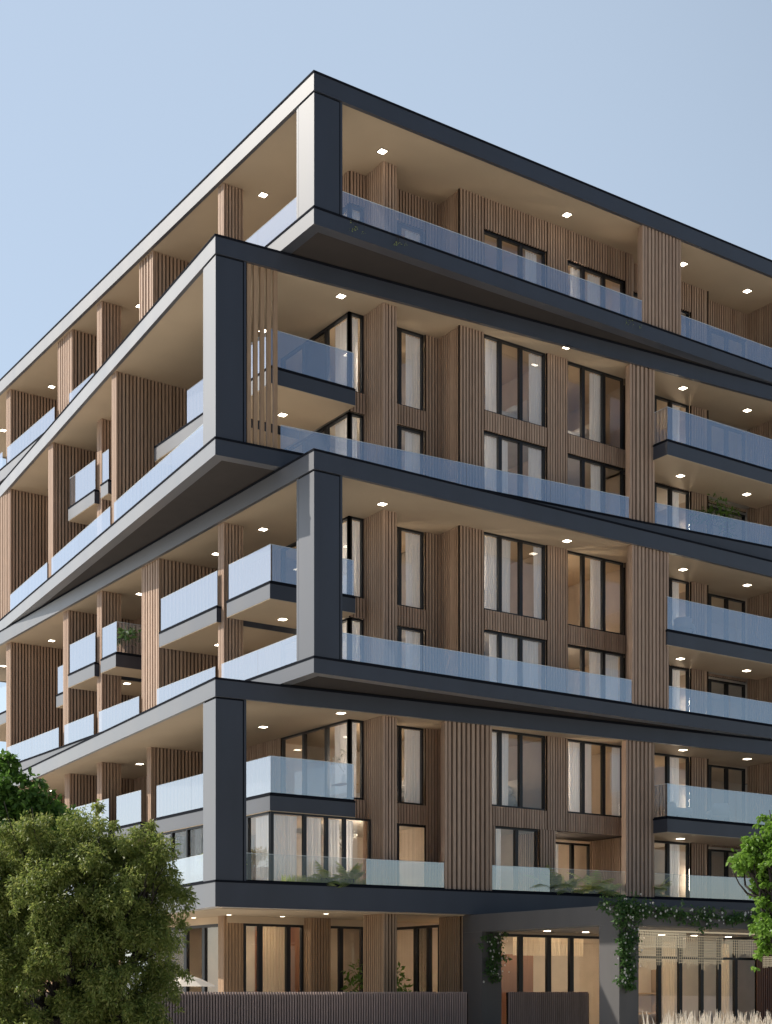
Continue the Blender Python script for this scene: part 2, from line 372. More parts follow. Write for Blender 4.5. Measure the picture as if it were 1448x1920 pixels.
for t, (fr, a0, a1, b0, b1, U) in TIERS.items():
    zf, zc = a1, b0+.03
    T = t
    # --- storeys: list of (window bottom, window head, name)
    if U: ST_ = [(U+.13, zc, 'upper'), (zf, U-.60, 'lower')]
    else: ST_ = [(zf, 29.94, 'only')]
    # full height slat pieces of the street wall
    scol(4.22, 2.15, 4.80, 3.45, zf, zc)
    swall_y(6.95, 7.63, 3.34, zf, zc)
    swall_x(2.05, 3.34, 7.57, zf, zc)
    swall_y(7.51, 8.64, WY-.06, zf, zc)
    if t != 4:
        swall_y(11.72, 12.75, WY-.06, zf, zc)
    else:
        swall_y(11.72, 12.75, WY-.06, U-.6, zc)
        swall_y(11.35, 12.15, WY-.06, zf, U-.601)
    swall_y(15.82, 16.2, WY-.06, zf if t != 4 else U-.6, zc)
    swall_y(19.98, 20.85, 2.44, zf, zc)
    swall_x(2.44, 3.0, 20.80 if 0 else 20.87, zf, zc)
    swall_x(.45, 3.0, 23.95, zf, zc)
    swall_y(24.02, 29.5, .45, zf, zc)
    # spandrels
    bands = [(29.94, zc)] if not U else [(U-.60, U+.13)]
    for (s0, s1) in bands:
        kk = dict(pitch=.125, w=.085) if U else {}
        swall_y(3.58, 4.22, 3.30, s0, s1, 'spandrel', **kk)
        swall_y(4.80, 6.95, 3.34, s0, s1, 'spandrel', **kk)
        swall_y(8.66, 11.70, WY-.05, s0, s1, 'spandrel', **kk)
        swall_y(12.77, 15.80, WY-.05, s0, s1, 'spandrel', **kk)
        if t == 1:
            swall_y(16.2, 19.97, 2.45, s0, s1, 'spandrel'); swall_y(20.95, 23.95, 2.95, s0, s1, 'spandrel')
            swall_x(3.36, 8.2, 3.52, s0, s1, 'spandrel')
    for (w0, w1, lv) in ST_:
        where = FL[t] if lv == 'only' else '%s storey of the %s' % (lv, FL[t])
        # glazed corner
        if not (t == 4 and lv == 'lower'):
            win_y(3.58, 4.22, 3.42, w0, w1)
            win_x(3.42, 8.2, 3.58, w0, w1, (5.0, 6.6))
            cur_y(3.8, 4.6 if t in (1, 3) else 4.1, 3.42, w0, w1, 'narrow sheer curtain at the glazed corner, %s' % where)
            cur_x(3.7, 4.7, 3.58, w0, w1, 'sheer curtain along the side glass, %s' % where)
        # slim window beside the first column
        if t == 4 and lv == 'lower':
            win_y(4.80, 7.5, 3.46, w0, w1, (5.75,))
            cur_y(4.9, 5.7, 3.46, w0, w1, 'sheer curtain in the window beside the wide slat column, lowest tier')
        else:
            win_y(4.80, 6.93, 3.46, w0, w1, (5.85,))
            cur_y(6.25, 7.0, 3.46, w0, w1, 'sheer curtain in the slim window by the corner column, %s' % where)
        # two wide windows
        if t == 4 and lv == 'lower':
            win_y(9.2, 11.33, WY+.06, w0, w1, (10.3,)); swall_y(8.66, 9.18, WY-.06, w0, w1)
            cur_y(9.3, 9.75, WY+.06, w0, w1, 'sheer curtain in the window left of the planted recess, lowest tier')
            # recess with its own window
            win_y(13.4, 16.0, 4.3, w0, w1-.12, (15.05,)); swall_x(2.06, 4.3, 15.95, zf, w1)
            scol(12.0, 2.1, 12.15, 4.3, zf, w1, d=.03)
            m = MB(); m.box(12.2, 2.2, w1+.002, 16.2, 4.4, w1+.06); m.build('recess_soffit', M['under'], B)
            cur_y(13.5, 14.5, 4.3, w0, w1-.12, 'sheer curtain in the window at the back of the planted recess')
        else:
            win_y(8.66, 11.70, WY+.06, w0, w1, (9.5, 10.51))
            win_y(12.77, 15.80, WY+.06, w0, w1, (13.66, 14.75))
            cu = {(1, 'only'): ((10.7, 11.3), (13.0, 13.5), (13.9, 14.5)), (2, 'upper'): ((8.75, 9.3), (10.9, 11.6), (14.05, 14.6)),
                  (2, 'lower'): ((8.75, 9.85), (10.9, 11.6), (14.05, 14.6)), (3, 'upper'): ((8.75, 9.95), (11.1, 11.6), (14.05, 14.65)),
                  (3, 'lower'): ((8.95, 10.4), (10.6, 11.3), (14.0, 15.5)), (4, 'upper'): ((8.75, 9.85), (12.9, 14.1), (15.2, 15.7))}[(t, lv)]
            nm = ['first', 'second', 'third']
            for i, (c0, c1) in enumerate(cu):
                cur_y(c0+.18, c1+.2, WY+.06, w0, w1, '%s sheer curtain across the two wide windows, %s' % (nm[i], where))
        # loggia windows at the right end
        win_y(16.25, 19.96, 2.56, w0, w1, (18.0, 18.9) if t != 4 else (18.75,))
        win_y(20.93, 23.92, 3.06, w0, w1-(.1 if U else 0), (21.75, 22.8))
        cur_y(18.95, 19.6, 2.56, w0, w1, 'curtain in the window behind the right balcony, %s' % where)
        cur_y(21.0, 21.7, 3.06, w0, w1-.1, 'sheer curtain in the far right loggia window, %s' % where)
        if U:
            if lv == 'upper': pass
    if U:
        swall_y(16.25, 19.96, 2.45, U-.6, U+.13, 'spandrel'); swall_y(20.93, 23.92, 2.95, U-.6, U+.13, 'spandrel')
        # inner floor between the two storeys, and upper balconies
        m = MB(); m.box(3.75, 3.62, U-.5, 29, 37, U-.02, 0); m.box(7.75, 2.25, U-.5, 16.1, 3.615, U-.02, 0); m.box(16.3, 2.72, U-.5, 23.8, 3.615, U-.02, 0)
        m.build('inner_floor', M['ceil'], B)
        def balcony(x0, y0, x1, y1, sides, ry=None):
            m = MB(); m.box(x0, y0, U-.58, x1, y1, U-.07); m.box(x0+.01, y0+.01, U-.60, x1-.01, y1-.01, U-.582, 1)
            b = m.build('balcony_slab', [M['metal'], M['tan']], B)
            m = MB(); m.box(x0-.02, y0-.02, U-.068, x1, y1, U); m.build('coping', M['cope'], b)
            zt = U+1.3
            e = .07
            if 'y' in sides: railing((x0+e, y0+e), (x1-.02, y0+e), U, zt)
            if 'x' in sides: railing((x0+e, (ry or y1)-.02), (x0+e, y0+e), U, zt)
            return b
        balcony(16.1, .0, 23.93, 2.42, 'xy')
        balcony(0, 2.87, 3.5, 5.98 if t != 4 else 11.95, 'xy')
        if t != 4: balcony(0, 6.76, 3.5, 11.55 if t == 3 else 11.97, 'x', 9.3 if t == 2 else None)
        balcony(0, 15.65 if t == 3 else 16.44, 3.5, 17.2 if t != 4 else 17.6, 'xy' if t == 3 else 'x')
        balcony(0.02, 17.9, 3.5, 20.8, 'x')
        balcony(1.3, 24.0 if t == 3 else 24.4, 3.5, 25.4, 'xy')
        balcony(.7, 30.5, 3.5, 36, 'x')
        if t == 4: balcony(0.02, 12.85 + .47, 3.5, 15.8, 'x')
    # --- left hand wall line
    swall_x(8.22, 36, 3.52, zf, zc, pitch=.14)
    # --- partitions and core
    m = MB(); m.box(8.4, 6.8, zf, 28.5, 35.5, zc); m.build('core_wall', M['room'], B)
    for xx in (7.75, 12.2, 16.3, 20.9):
        m = MB(); m.box(xx, (2.2 if xx < 17 else 3.65) if xx > 16 else 2.3+(1.3 if xx < 8 else 0), zf, xx+.12, 6.8, zc); m.build('partition_wall', M['room'], B)
    m = MB()
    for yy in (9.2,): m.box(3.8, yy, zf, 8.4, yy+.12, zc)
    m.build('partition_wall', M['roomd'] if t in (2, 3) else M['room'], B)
    # --- columns and party walls on the left side
    if t in (1, 3): scol(.2, 6.6, 1.02, 7.02, zf, zc, odd, .135, .08, .08)
    if t == 2: scol(.2, 6.6, 1.02, 7.02, zf, zc, odd, .135, .08, .08)
    if t == 1: scol(.2, 12.55, 3.5, 13.8, zf, zc, odd, .17, .095, .09, py=.25, wy=.14)
    if t == 2: scol(-1.22, 12.86, 3.5, 13.3, zf, zc, odd, .16, .09, .09)
    if t == 3: scol(.2, 12.0, 3.5, 13.57, zf, zc, odd, .17, .095, .09, py=.25, wy=.14)
    if t == 4: scol(.3, 12.95, 3.5, 13.3, zf, zc, odd, .16, .09, .09)
    scol(.24, 17.66, 1.15, 18.14, zf, zc, odd, .16, .09, .09)
    if t == 1: scol(.25, 20.91, 3.5, 22.58, zf, zc, odd, .17, .095, .09, py=.25, wy=.14)
    if t == 2: scol(-.44, 21.43, 3.5, 21.98, zf, zc, odd, .16, .09, .09)
    if t == 3: scol(.3, 21.48, 3.5, 22.07, zf, zc, odd, .16, .09, .09)
    if t == 4: scol(.38, 21.55, 3.5, 22.08, zf, zc, odd, .16, .09, .09)
    if t == 2: scol(.13, 28.35, 3.5, 30.3, zf, zc, odd, .17, .095, .09, py=.25, wy=.14)
    else: scol(.28, 28.75, 3.5, 29.32, zf, zc, odd, .16, .09, .09)
    # --- right hand big columns
    if t == 1: scol(14.86, .08, 16.93, .36, zf, b0-.002, odd, .2, .115, .1)
    if t == 3: scol(14.32, .08, 16.26, .36, zf, b0-.002, odd, .2, .115, .1)
    if t == 2: scol(17.39, .08, 18.61, .36, zf, b0-.002, even, .2, .115, .1)
    if t == 4:
        scol(17.2, .08, 18.6, .36, zf, b0-.002, even, .2, .115, .1); scol(8.96, .08, 10.98, .36, zf, b0-.002, even, .2, .115, .1)
    # open slat screen next to the second tier's post
    if t == 2:
        m = MB()
        for i in range(5):
            s = 1.2+i*.245; m.box(s, .12, zf, s+.145, .22, b0-.002, 0, even)
        m.build('slat_screen', M['woodw'], B)
    # --- lower railings on the slab edge
    h = {1: .86, 2: .86, 3: .93, 4: .94}[t]
    def R(s0, s1, g='rail'): railing(fr(s0, .1), fr(s1, .1), zf, zf+h, g)
    def Lr(t0, t1, g='rail'): railing(fr(.1, t1), fr(.1, t0), zf, zf+h, g)
    if t == 1: R(1.16, 14.84); R(16.95, 29.9)
    if t == 3: R(1.16, 14.30); R(16.28, 29.9)
    if t == 2: R(2.42, 17.36); R(18.64, 29.9)
    if t == 4: R(1.16, 5.7, 'clear'); R(5.72, 8.93); R(11.0, 13.6); R(13.62, 17.17, 'clear'); R(18.64, 20.4, 'clear'); R(20.42, 29.9)
    if t in (1, 3):
        cuts = {1: [1.2, 6.57, 7.05, 12.52, 13.83, 17.63, 18.17, 20.88, 22.6, 28.7, 29.35, 37.5], 3: [1.2, 6.57, 7.05, 11.97, 13.6, 17.63, 18.17, 21.45, 22.1, 28.7, 29.35, 37.5]}[t]
    if t == 2: cuts = [1.2, 10.55, 11.0, 19.05, 19.7, 25.95, 28.1, 37]
    if t == 4: cuts = [1.2, 37]
    for i in range(0, len(cuts), 2): Lr(cuts[i], cuts[i+1], 'rail' if t != 4 else 'rail')
    # --- downlights
    for (x, y) in ((3.85, 1.68), (12.0, 1.2), (18.4, 1.4), (22.3, 1.5), (1.8, 6.5), (1.8, 10.2), (1.8, 17.2), (1.85, 27.36), (1.85, 34.1)):
        if t == 4 and x == 12.0: continue
        if t in (2, 4) and x == 3.85: x, y = 2.72, 2.6
        downlight(x, y, b0+.028)
    if U:
        for (x, y) in ((18.2, 1.35), (22.1, 1.35), (1.75, 5.0), (1.7, 9.8), (1.75, 18.4)):
            if t == 4 and y > 4: continue
            downlight(x, y, U-.601)
    # --- unseen glowing panels added behind the piers to light the rooms
    for (w0, w1, lv) in ST_:
        top = zc if lv == 'upper' else (w1-.05 if U else zc)
        top = min(top, zc)-.01 if lv != 'lower' else U-.505
        dark = (t == 2)
        zl = w0+.6
        for (x, y, q) in ((8.2, 2.5, 1), (12.5, 2.5, .45 if dark else 1), (20.65, 3.3, .6), (4.65, 3.72, .7 if dark else 1)):
            if t == 4 and lv == 'lower' and x == 12.5: x, y = 13.2, 4.45
            m = MB(); m.box(x-.08, y, zl, x+.08, y+.04, zl+1.5*q); m.build('unseen_room_light', M['unseen_room_light'], B)
# lower storey of the lowest tier comes forward as a glazed room under the corner balcony
U4 = 8.40
win_y(.06, 4.2, 2.93, 5.32, U4-.605, (1.45, 2.35, 3.1), fw=.06)
win_x(2.95, 11.9, .06, 5.32, U4-.605, (4.6, 6.2, 7.8, 9.3, 10.6), fw=.06)
m = MB(); m.box(.2, 3.1, 5.315, 3.7, 11.8, 5.33); m.build('room_floor', M['ply'], B)
cur_x(3.1, 4.4, .06, 5.33, U4-.62, 'bright sheer curtain at the left side of the glazed corner room')
cur_y(.15, 1.25, 2.93, 5.33, U4-.62, 'widest sheer curtain in the glazed corner room, right of its corner mullion')
cur_y(1.6, 2.25, 2.93, 5.33, U4-.62, 'sheer curtain in the second pane of the glazed corner room')
cur_y(2.45, 3.0, 2.93, 5.33, U4-.62, 'sheer curtain in the third pane of the glazed corner room')
cur_y(3.2, 3.6, 2.93, 5.33, U4-.62, 'sheer curtain in the last pane of the glazed corner room, beside the slat column')
cur_x(8.6, 9.1, .06, 5.33, U4-.62, 'white sheer curtain in the side window of the corner room, above the small tree')
m = MB(); m.box(4.5, 3.5, 5.5, 4.78, 3.55, 7.5); m.build('unseen_room_light', M['unseen_room_light'], B)  # unseen panel added behind the slat column to light the corner room

# ------------------------------------------------------------------ ground floor
GC = 4.38
m = MB(); m.box(.402, .402, GC, LX-.402, LY-.402, GC+.05, 0, even); m.build('ground_floor_soffit', M['tan'], B)
WW = [M['woodw'], M['back']]
scol(.2, 6.6, 1.02, 7.02, 0.02, GC, mats=WW, pitch=.15, w=.1)
scol(4.22, 2.15, 4.80, 3.45, .02, GC, mats=WW)
swall_x(2.0, 3.4, 7.57, .02, GC, mats=WW)
swall_y(7.57, 8.6, 1.96, .02, GC, mats=WW)
scol(3.6, 6.1, 4.5, 6.9, .02, GC, mats=WW)
HD = 4.12
m = MB(); m.box(.35, 6.56, HD, 7.7, 6.8, GC); m.box(.35, 6.81, HD, .55, 36, GC); m.build('door_head', M['tan'], B)
win_y(1.05, 3.6, 6.6, .03, HD, (1.75, 2.95), fw=.09); win_y(4.5, 7.6, 6.6, .03, HD, (5.3, 6.3), fw=.09)
win_x(7.05, 16.0, .4, .03, HD, (8.6, 10.1, 11.7, 13.3, 14.8), fw=.11)
win_x(3.42, 6.55, 7.62, .03, HD, (4.15, 5.0), fw=.1)
m = MB(); m.box(7.05, 7.2, .03, 40, 7.4, GC); m.build('lobby_wall', M['room'], B)
m = MB(); m.box(2.9, 9.0, .03, 6.0, 9.1, GC); m.build('lobby_wall', M['redwood'], B)
m = MB(); m.box(6.0, 10.2, .03, 9.5, 10.3, GC); m.box(2.0, 16, .03, 7.8, 16.2, GC); m.box(4.2, 9.3, .03, 4.3, 16, GC); m.build('lobby_wall', M['room'], B)
swall_x(16.1, 36, .4, .02, GC, mats=WW, pitch=.16, w=.1)
cur_y(1.85, 2.95, 6.6, .03, HD, 'cream curtain in the ground floor window right of the corner slat column', mat_='cream')
cur_y(6.4, 7.4, 6.6, .03, HD, 'cream curtain in the ground floor window left of the second slat column', mat_='cream')
m = MB(); m.box(10.0, 4.6, .02, 13.2, 4.75, 3.1); m.build('lobby_panel', M['redwood'], B)
# glazing behind the portal
win_y(8.62, 16.2, 2.1, .03, 3.78, (10.5, 11.9, 13.05, 15.2), fw=.1)
win_y(16.2, 24.3, 2.1, .03, 4.0, (17.8, 19.0, 20.25, 21.3, 22.3), fw=.1, mw=.09)
m = MB(); m.box(8.62, 2.1, 3.782, 16.19, 2.3, GC); m.box(16.21, 2.1, 4.002, 24.3, 2.3, GC); m.build('door_head', M['tan'], B)
m = MB(); m.obox((16.3, 2.09), UX, NY, 0, 7.9, -.02, .03, 2.95, 3.05); m.build('door_transom', M['frame'], B)
swall_y(23.0, 29, 1.6, .02, 3.9, mats=[M['redwood'], M['back']])
for (a, b, l) in ((18.2, 18.9, 'left'), (21.4, 22.1, 'right')):
    cur_y(a, b, 2.1, .03, 3.7, 'thin cream curtain in the entrance glazing, %s of the two' % l, mat_='cream')
cur_y(11.2, 14.8, 3.2, 3.0, 3.8, 'short cream pelmet curtain above the red brown door panels', mat_='cream')
m = MB(); m.box(20.0, 6.6, .6, 22.3, 7.15, .68); m.box(20.0, 6.6, 1.5, 22.3, 7.15, 1.56); m.box(19.9, 6.6, 0.03, 20.0, 7.15, 2.6); m.box(22.3, 6.6, .03, 22.4, 7.15, 2.6)
sh = m.build('shelf_unit', M['ply']); tag(sh, 'tan shelf unit at the back of the glazed entrance lobby', 'shelf')
def glamp(x, y, z, s=.13):
    d = downlight(x, y, z); d.scale = (s/.25,)*3; return d
for (x, y) in ((.1, 6.0), (2.27, 5.9), (.0, 8.6), (6.3, 4.6), (2.6, 3.4)): glamp(x, y, GC-.001)
def gpanel(x, y, z, sx, sy):  # unseen ceiling panels added to light the ground floor rooms
    m = MB(); m.box(x-sx/2, y-sy/2, z-.03, x+sx/2, y+sy/2, z); m.build('unseen_room_light', M['grdlight'], B)
gpanel(2.2, 8.0, GC-.002, .5, .5); gpanel(6.0, 8.3, GC-.002, .5, .5); gpanel(2.4, 12, GC-.002, .6, .6); 
for x in (9.6, 11.4, 13.4, 15.2, 17.6, 19.6, 21.6, 23.4): gpanel(x, 4.2, GC-.002, .5, .5)

# ------------------------------------------------------------------ entrance portal
P = empty('entrance_portal', (7.6, -6.3, 0))
tag(P, 'dark grey metal entrance portal with square posts projecting from the ground floor', 'portal')
PX1 = 22.0
m = MB(); m.box(7.6, -6.3, 0, 8.45, -5.36, 3.765); m.build('post', M['stone'], P)
m = MB(); m.box(7.6, .81, 0, 8.5, 1.94, 3.765); m.build('post', M['stone'], P)
m = MB(); m.box(PX1-.9, -6.3, 0, PX1, -5.36, 3.765); m.build('post', M['stone'], P)
m = MB(); m.box(7.6, -6.3, 3.768, PX1, -5.4, 4.40); m.build('front_beam', M['stone'], P)
m = MB(); m.box(7.6, -5.398, 3.768, 8.3, 1.94, 4.40); m.build('side_beam', M['stone'], P)
m = MB(); m.box(PX1-.7, -5.398, 3.768, PX1, 1.94, 4.40); m.build('side_beam', M['stone'], P)
m = MB(); m.box(8.302, -5.398, 3.86, PX1-.702, 1.9, 4.36); m.build('ceiling', M['canvas'], P)
for (x, y) in ((10.5, .6), (12.4, .6), (10.7, -4.3), (12.3, -4.6), (14.4, -4.6), (16.7, .9), (18.3, .7), (20.5, .9)):
    mm = MB(); mm.box(x-.09, y-.09, 3.84, x+.09, y+.09, 3.858); mm.build('ceiling_lamp', M['lamp'], P)

# ------------------------------------------------------------------ chandelier
def strand_grid(mb, x0, x1, y, z0, z1, px, pz, r=.006, tail=0.0, bead=0.0):
    n = max(1, int((x1-x0)/px))
    for i in range(n+1):
        x = x0+i*px; tl = tail*random.random()
        mb.box(x-r, y-r, z0-tl, x+r, y+r, z1)
    k = max(1, int((z1-z0)/pz))
    for j in range(k+1):
        z = z0+j*pz
        mb.box(x0, y-r*2.1, z-r, x1, y-r*1.1, z+r)
        if bead:
            for i in range(n+1):
                x = x0+i*px; mb.box(x-bead, y-bead-.03, z-bead, x+bead, y+bead-.03, z+bead)
CH = empty('chandelier', (15, -2, 3.86))
tag(CH, 'long champagne chandelier of hanging bead strings under the entrance portal', 'chandelier')
m = MB(); strand_grid(m, 12.6, 15.0, -2.0, 3.25, 3.80, .12, .1, .007, .0, .02); strand_grid(m, 12.7, 15.1, -1.6, 3.3, 3.83, .13, .11, .007, .0, .018); m.build('bead_tier', M['bead'], CH)
m = MB(); strand_grid(m, 12.2, 14.8, -1.8, 2.72, 3.22, .10, .10, .0065, .35); m.build('bead_tier', M['bead'], CH)
m = MB(); strand_grid(m, 14.9, 17.3, -1.8, 2.7, 3.7, .11, .10, .0065, .3); m.build('bead_tier', M['bead'], CH)
m = MB(); strand_grid(m, 17.4, 19.2, -1.8, 3.1, 3.6, .10, .10, .0065, .2); m.build('bead_tier', M['bead'], CH)
m = MB(); strand_grid(m, 18.6, 20.0, -2.6, 2.6, 2.95, .08, .07, .006, .1, .012); m.build('bead_tier', M['bead'], CH)
m = MB(); m.box(12.4, -2.1, 3.835, 19.4, -1.5, 3.858); m.build('ceiling_plate', M['bead'], CH)

# ------------------------------------------------------------------ fences
def fence(x0, x1, y, label, z1=1.60):
    f = empty('slat_fence', ((x0+x1)/2, y, 0)); tag(f, label, 'fence')
    m = MB(); n = int((x1-x0)/.098)
    for i in range(n):
        x = x0+i*.098; m.box(x, y, .05, x+.055, y+.045, z1+random.uniform(-.004, .004))
    m.build('slat_panel', M['fence'], f)
    m = MB(); m.box(x0, y+.05, 0.02, x1, y+.07, z1-.06); m.build('back_board', M['back'], f)
    for i in range(int((x1-x0)/2.4)+1):
        m = MB(); x = x0+i*2.4; m.box(x, y+.072, 0, x+.08, y+.15, z1-.03); m.build('post', M['back'], f)
    return f
fence(-16.0, 6.0, -.5, 'long brown slat fence along the street, running behind the big tree')
fence(8.8, 12.75, .75, 'short brown slat fence inside the entrance portal')

# ------------------------------------------------------------------ ground
m = MB(); m.quad((-400, -400, 0), (400, -400, 0), (400, 400, 0), (-400, 400, 0)); g = m.build('ground', M['ground']); g['kind'] = 'structure'

# ------------------------------------------------------------------ foliage
RV = Vector((.8251, -.565, 0)); FV = Vector((.565, .8251, 0)); UV_ = Vector((0, 0, 1))
def leaf_cloud(rng, centers, n, size, spread, droop=.3, aspect=.36, flat=.5):
    """leaves as small folded quads on short twigs round cluster centres -> verts, faces"""
    C = np.asarray([c[:3] for c in centers]); Rr = np.asarray([c[3] for c in centers])
    wgt = Rr**1.6; idx = rng.choice(len(C), n, p=wgt/wgt.sum())
    off = rng.normal(size=(n, 3)); off /= np.linalg.norm(off, axis=1)[:, None]
    rad = Rr[idx]*(rng.random(n)**spread)
    pos = C[idx]+off*rad[:, None]*np.array([1, 1, .85])
    d = off*.6+rng.normal(size=(n, 3))*.7; d[:, 2] -= droop*2; d /= np.linalg.norm(d, axis=1)[:, None]
    nn = rng.normal(size=(n, 3))*.8; nn[:, 2] += flat*2
    side = np.cross(d, nn); side /= (np.linalg.norm(side, axis=1)[:, None]+1e-9)
    L = size*(.6+.7*rng.random(n))[:, None]; W = L*aspect
    up = np.cross(side, d)
    p0 = pos; p2 = pos+d*L; mid = pos+d*L*.5
    p1 = mid+side*W*.5+up*L*.06; p3 = mid-side*W*.5+up*L*.06
    v = np.stack([p0, p1, p2, p3], 1).reshape(-1, 3)
    return v
def leaves_obj(name, v, m, parent=None):
    n = len(v)//4
    me = bpy.data.meshes.new(name)
    me.vertices.add(len(v)); me.vertices.foreach_set('co', v.astype(np.float32).ravel())
    me.loops.add(n*4); me.loops.foreach_set('vertex_index', np.arange(n*4, dtype=np.int32))
    me.polygons.add(n); me.polygons.foreach_set('loop_start', np.arange(0, n*4, 4, dtype=np.int32)); me.polygons.foreach_set('loop_total', np.full(n, 4, dtype=np.int32))
    me.materials.append(m); me.update(); me.validate()
    o = bpy.data.objects.new(name, me); COL.objects.link(o)
    if parent: link(o, parent)
    return o
def limb(mb, p, q, r0, r1, rng, seg=5, wob=.12):
    p = Vector(p); q = Vector(q); L = (q-p).length; prev = p; pr = r0
    for i in range(1, seg+1):
        f = i/seg; c = p.lerp(q, f)
        if i < seg: c += Vector(rng.normal(size=3))*wob*L/seg
        r = r0+(r1-r0)*f; mb.tube(prev, c, pr, r, 7); prev = c; pr = r
def tree(name, base, blobs, label, leafm, n, size, seed, sub=26, subr=.34, trunk_r=.16, fork=.35, droop=.3, cat='tree', spread=.55, aspect=.36):
    """blobs: (right, up, depth, radius) offsets from base in metres along the street frame"""
    rng = np.random.default_rng(seed); base = Vector(base)
    t = empty(name, base); tag(t, label, cat)
    cen = []
    for (a, h, dd, r) in blobs:
        c = base+RV*a+UV_*h+FV*dd
        for k in range(max(4, int(sub*r*r))):
            o = rng.normal(size=3); o /= np.linalg.norm(o); rr = r*(rng.random()**.4)
            cen.append((c.x+o[0]*rr, c.y+o[1]*rr, c.z+o[2]*rr*.85, subr*(.6+.8*rng.random())))
        for k in range(int(16*r)):
            o = rng.normal(size=3); o /= np.linalg.norm(o); q0 = r*(.8+.45*rng.random())
            for q in range(3):      # drooping sprays that break the outline
                rr = q0+q*.09; cen.append((c.x+o[0]*rr, c.y+o[1]*rr, c.z+o[2]*rr*.85-q*q*.05, subr*(.42-.09*q)))
    v = leaf_cloud(rng, cen, n, size, spread, droop, aspect)
    leaves_obj('crown', v, leafm, t)
    mb = MB(); fk = base+UV_*fork
    limb(mb, base, fk, trunk_r*1.25, trunk_r, rng, 3, .05)
    for (a, h, dd, r) in blobs:
        c = base+RV*a+UV_*h+FV*dd
        limb(mb, fk, c, trunk_r*.62, .02, rng, 6, .22)
        for k in range(5):
            e = c+Vector(rng.normal(size=3))*r*.55; limb(mb, fk.lerp(c, .65), e, .03, .006, rng, 4, .2)
    mb.build('trunk', M['bark'], t, True)
    return t
tree('broad_tree', (-11.75, -8.9, 0), [(-1.2, 4.9, 0, .8), (.1, 5.1, .2, .8), (1.15, 4.85, .1, .7), (1.75, 4.0, 0, .6), (.9, 3.7, -.4, .8), (-.5, 3.9, -.7, .8), (-1.9, 3.9, 0, .9), (.2, 4.3, -.6, .6),
     (1.5, 2.9, -.2, .7), (.5, 2.9, -.6, .7), (-.5, 2.7, -.7, .65), (-1.5, 2.8, -.4, .75), (1.7, 1.9, .1, .6), (.9, 1.9, -.6, .65), (-1.4, 1.0, -.7, .5), (-2.4, 2.6, .4, .9), (1.3, 1.05, -.5, .6), (.6, 1.0, -.2, .5),
     (1.85, 4.6, -.3, .4), (-2.0, 1.7, -.2, .6), (.0, 2.0, .5, .5), (-.3, 1.5, .3, .6), (.1, 1.35, -.6, .5), (-1.95, .9, -.2, .5), (-.8, .75, .4, .5), (1.55, .8, -.2, .5), (-.9, 1.9, -.6, .5), (.9, .45, .2, .45), (.6, 3.3, .4, .8), (-.8, 3.2, .4, .9), (-2.6, 4.4, 0, .8)],
     'big dense tree with small olive leaves in front of the building corner', M['leafA'], 230000, .10, 3, sub=30, subr=.36, trunk_r=.15, fork=.8, droop=.35, spread=.5)
tree('broad_tree', (-9.8, -.6, 0), [(-.7, 7.3, 0, .85), (.2, 6.8, .2, .75), (.95, 6.35, 0, .5), (-1.5, 6.6, 0, 1.1), (-.75, 8.05, 0, .25), (.6, 5.6, 0, .8), (-.6, 5.6, 0, 1.0), (-2.4, 7.3, .3, .9), (-2.6, 5.6, 0, 1.0)],
     'taller green tree behind the big olive leaved tree at the left edge', M['leafB'], 26000, .19, 5, sub=30, subr=.33, trunk_r=.14, fork=2.4, droop=.3, aspect=.55)
tree('broad_tree', (-5.92, -25.06, 0), [(-.62, 4.05, 0, .35), (-1.0, 3.72, .1, .2), (-.87, 3.9, 0, .22), (-.42, 3.7, 0, .4), (-.64, 3.3, .1, .24), (-.57, 2.95, 0, .24), (-.47, 4.35, .2, .3), (-.77, 2.68, 0, .2), (-.62, 2.45, 0, .2), (.1, 3.9, 0, .6), (.1, 3.0, 0, .6), (-.5, 3.4, .2, .3), (-.4, 2.7, 0, .3)],
     'bright green leafy tree at the right edge of the view', M['leafC'], 34000, .085, 9, sub=140, subr=.13, trunk_r=.05, fork=1.6, droop=.45, aspect=.6)

# ---- palms on the lowest terrace
def palm(loc, h, nf, seed, label, droop=1.0, name='palm_plant'):
    rng = np.random.default_rng(seed); t = empty(name, loc); tag(t, label, 'plant', 'palms on the lowest terrace')
    mb = MB(); b = Vector(loc)
    for i in range(nf):
        az = 2*math.pi*i/nf+rng.random()*.5; el = .5+.9*rng.random(); L = h*(.8+.5*rng.random())
        prev = b.copy(); d = Vector((math.cos(az)*math.cos(el), math.sin(az)*math.cos(el), math.sin(el)))
        S = 14
        for k in range(S):
            nxt = prev+d*(L/S); side = d.cross(UV_).normalized(); ll = h*.3*math.sin(math.pi*(k+1.2)/(S+1.5))
            for sg in (-1, 1):
                for q in (0,):
                    p = prev.lerp(nxt, q); tip = p+side*sg*ll+d*ll*.5-UV_*ll*.35; w = d*.036
                    mb.quad(p-w, p+w, tip+w*.2, tip-w*.2)
            mb.quad(prev-side*.008, prev+side*.008, nxt+side*.006, nxt-side*.006)
            prev = nxt; d = (d-UV_*droop*.11).normalized()
    mb.build('fronds', M['palm'], t)
    m = MB(); m.lathe(b, [(.0, -.02), (.16, -.02), (.2, .22), (.18, .22), (.15, .18), (0, .18)], 16); m.build('pot', M['pot'], t, True)
    return t
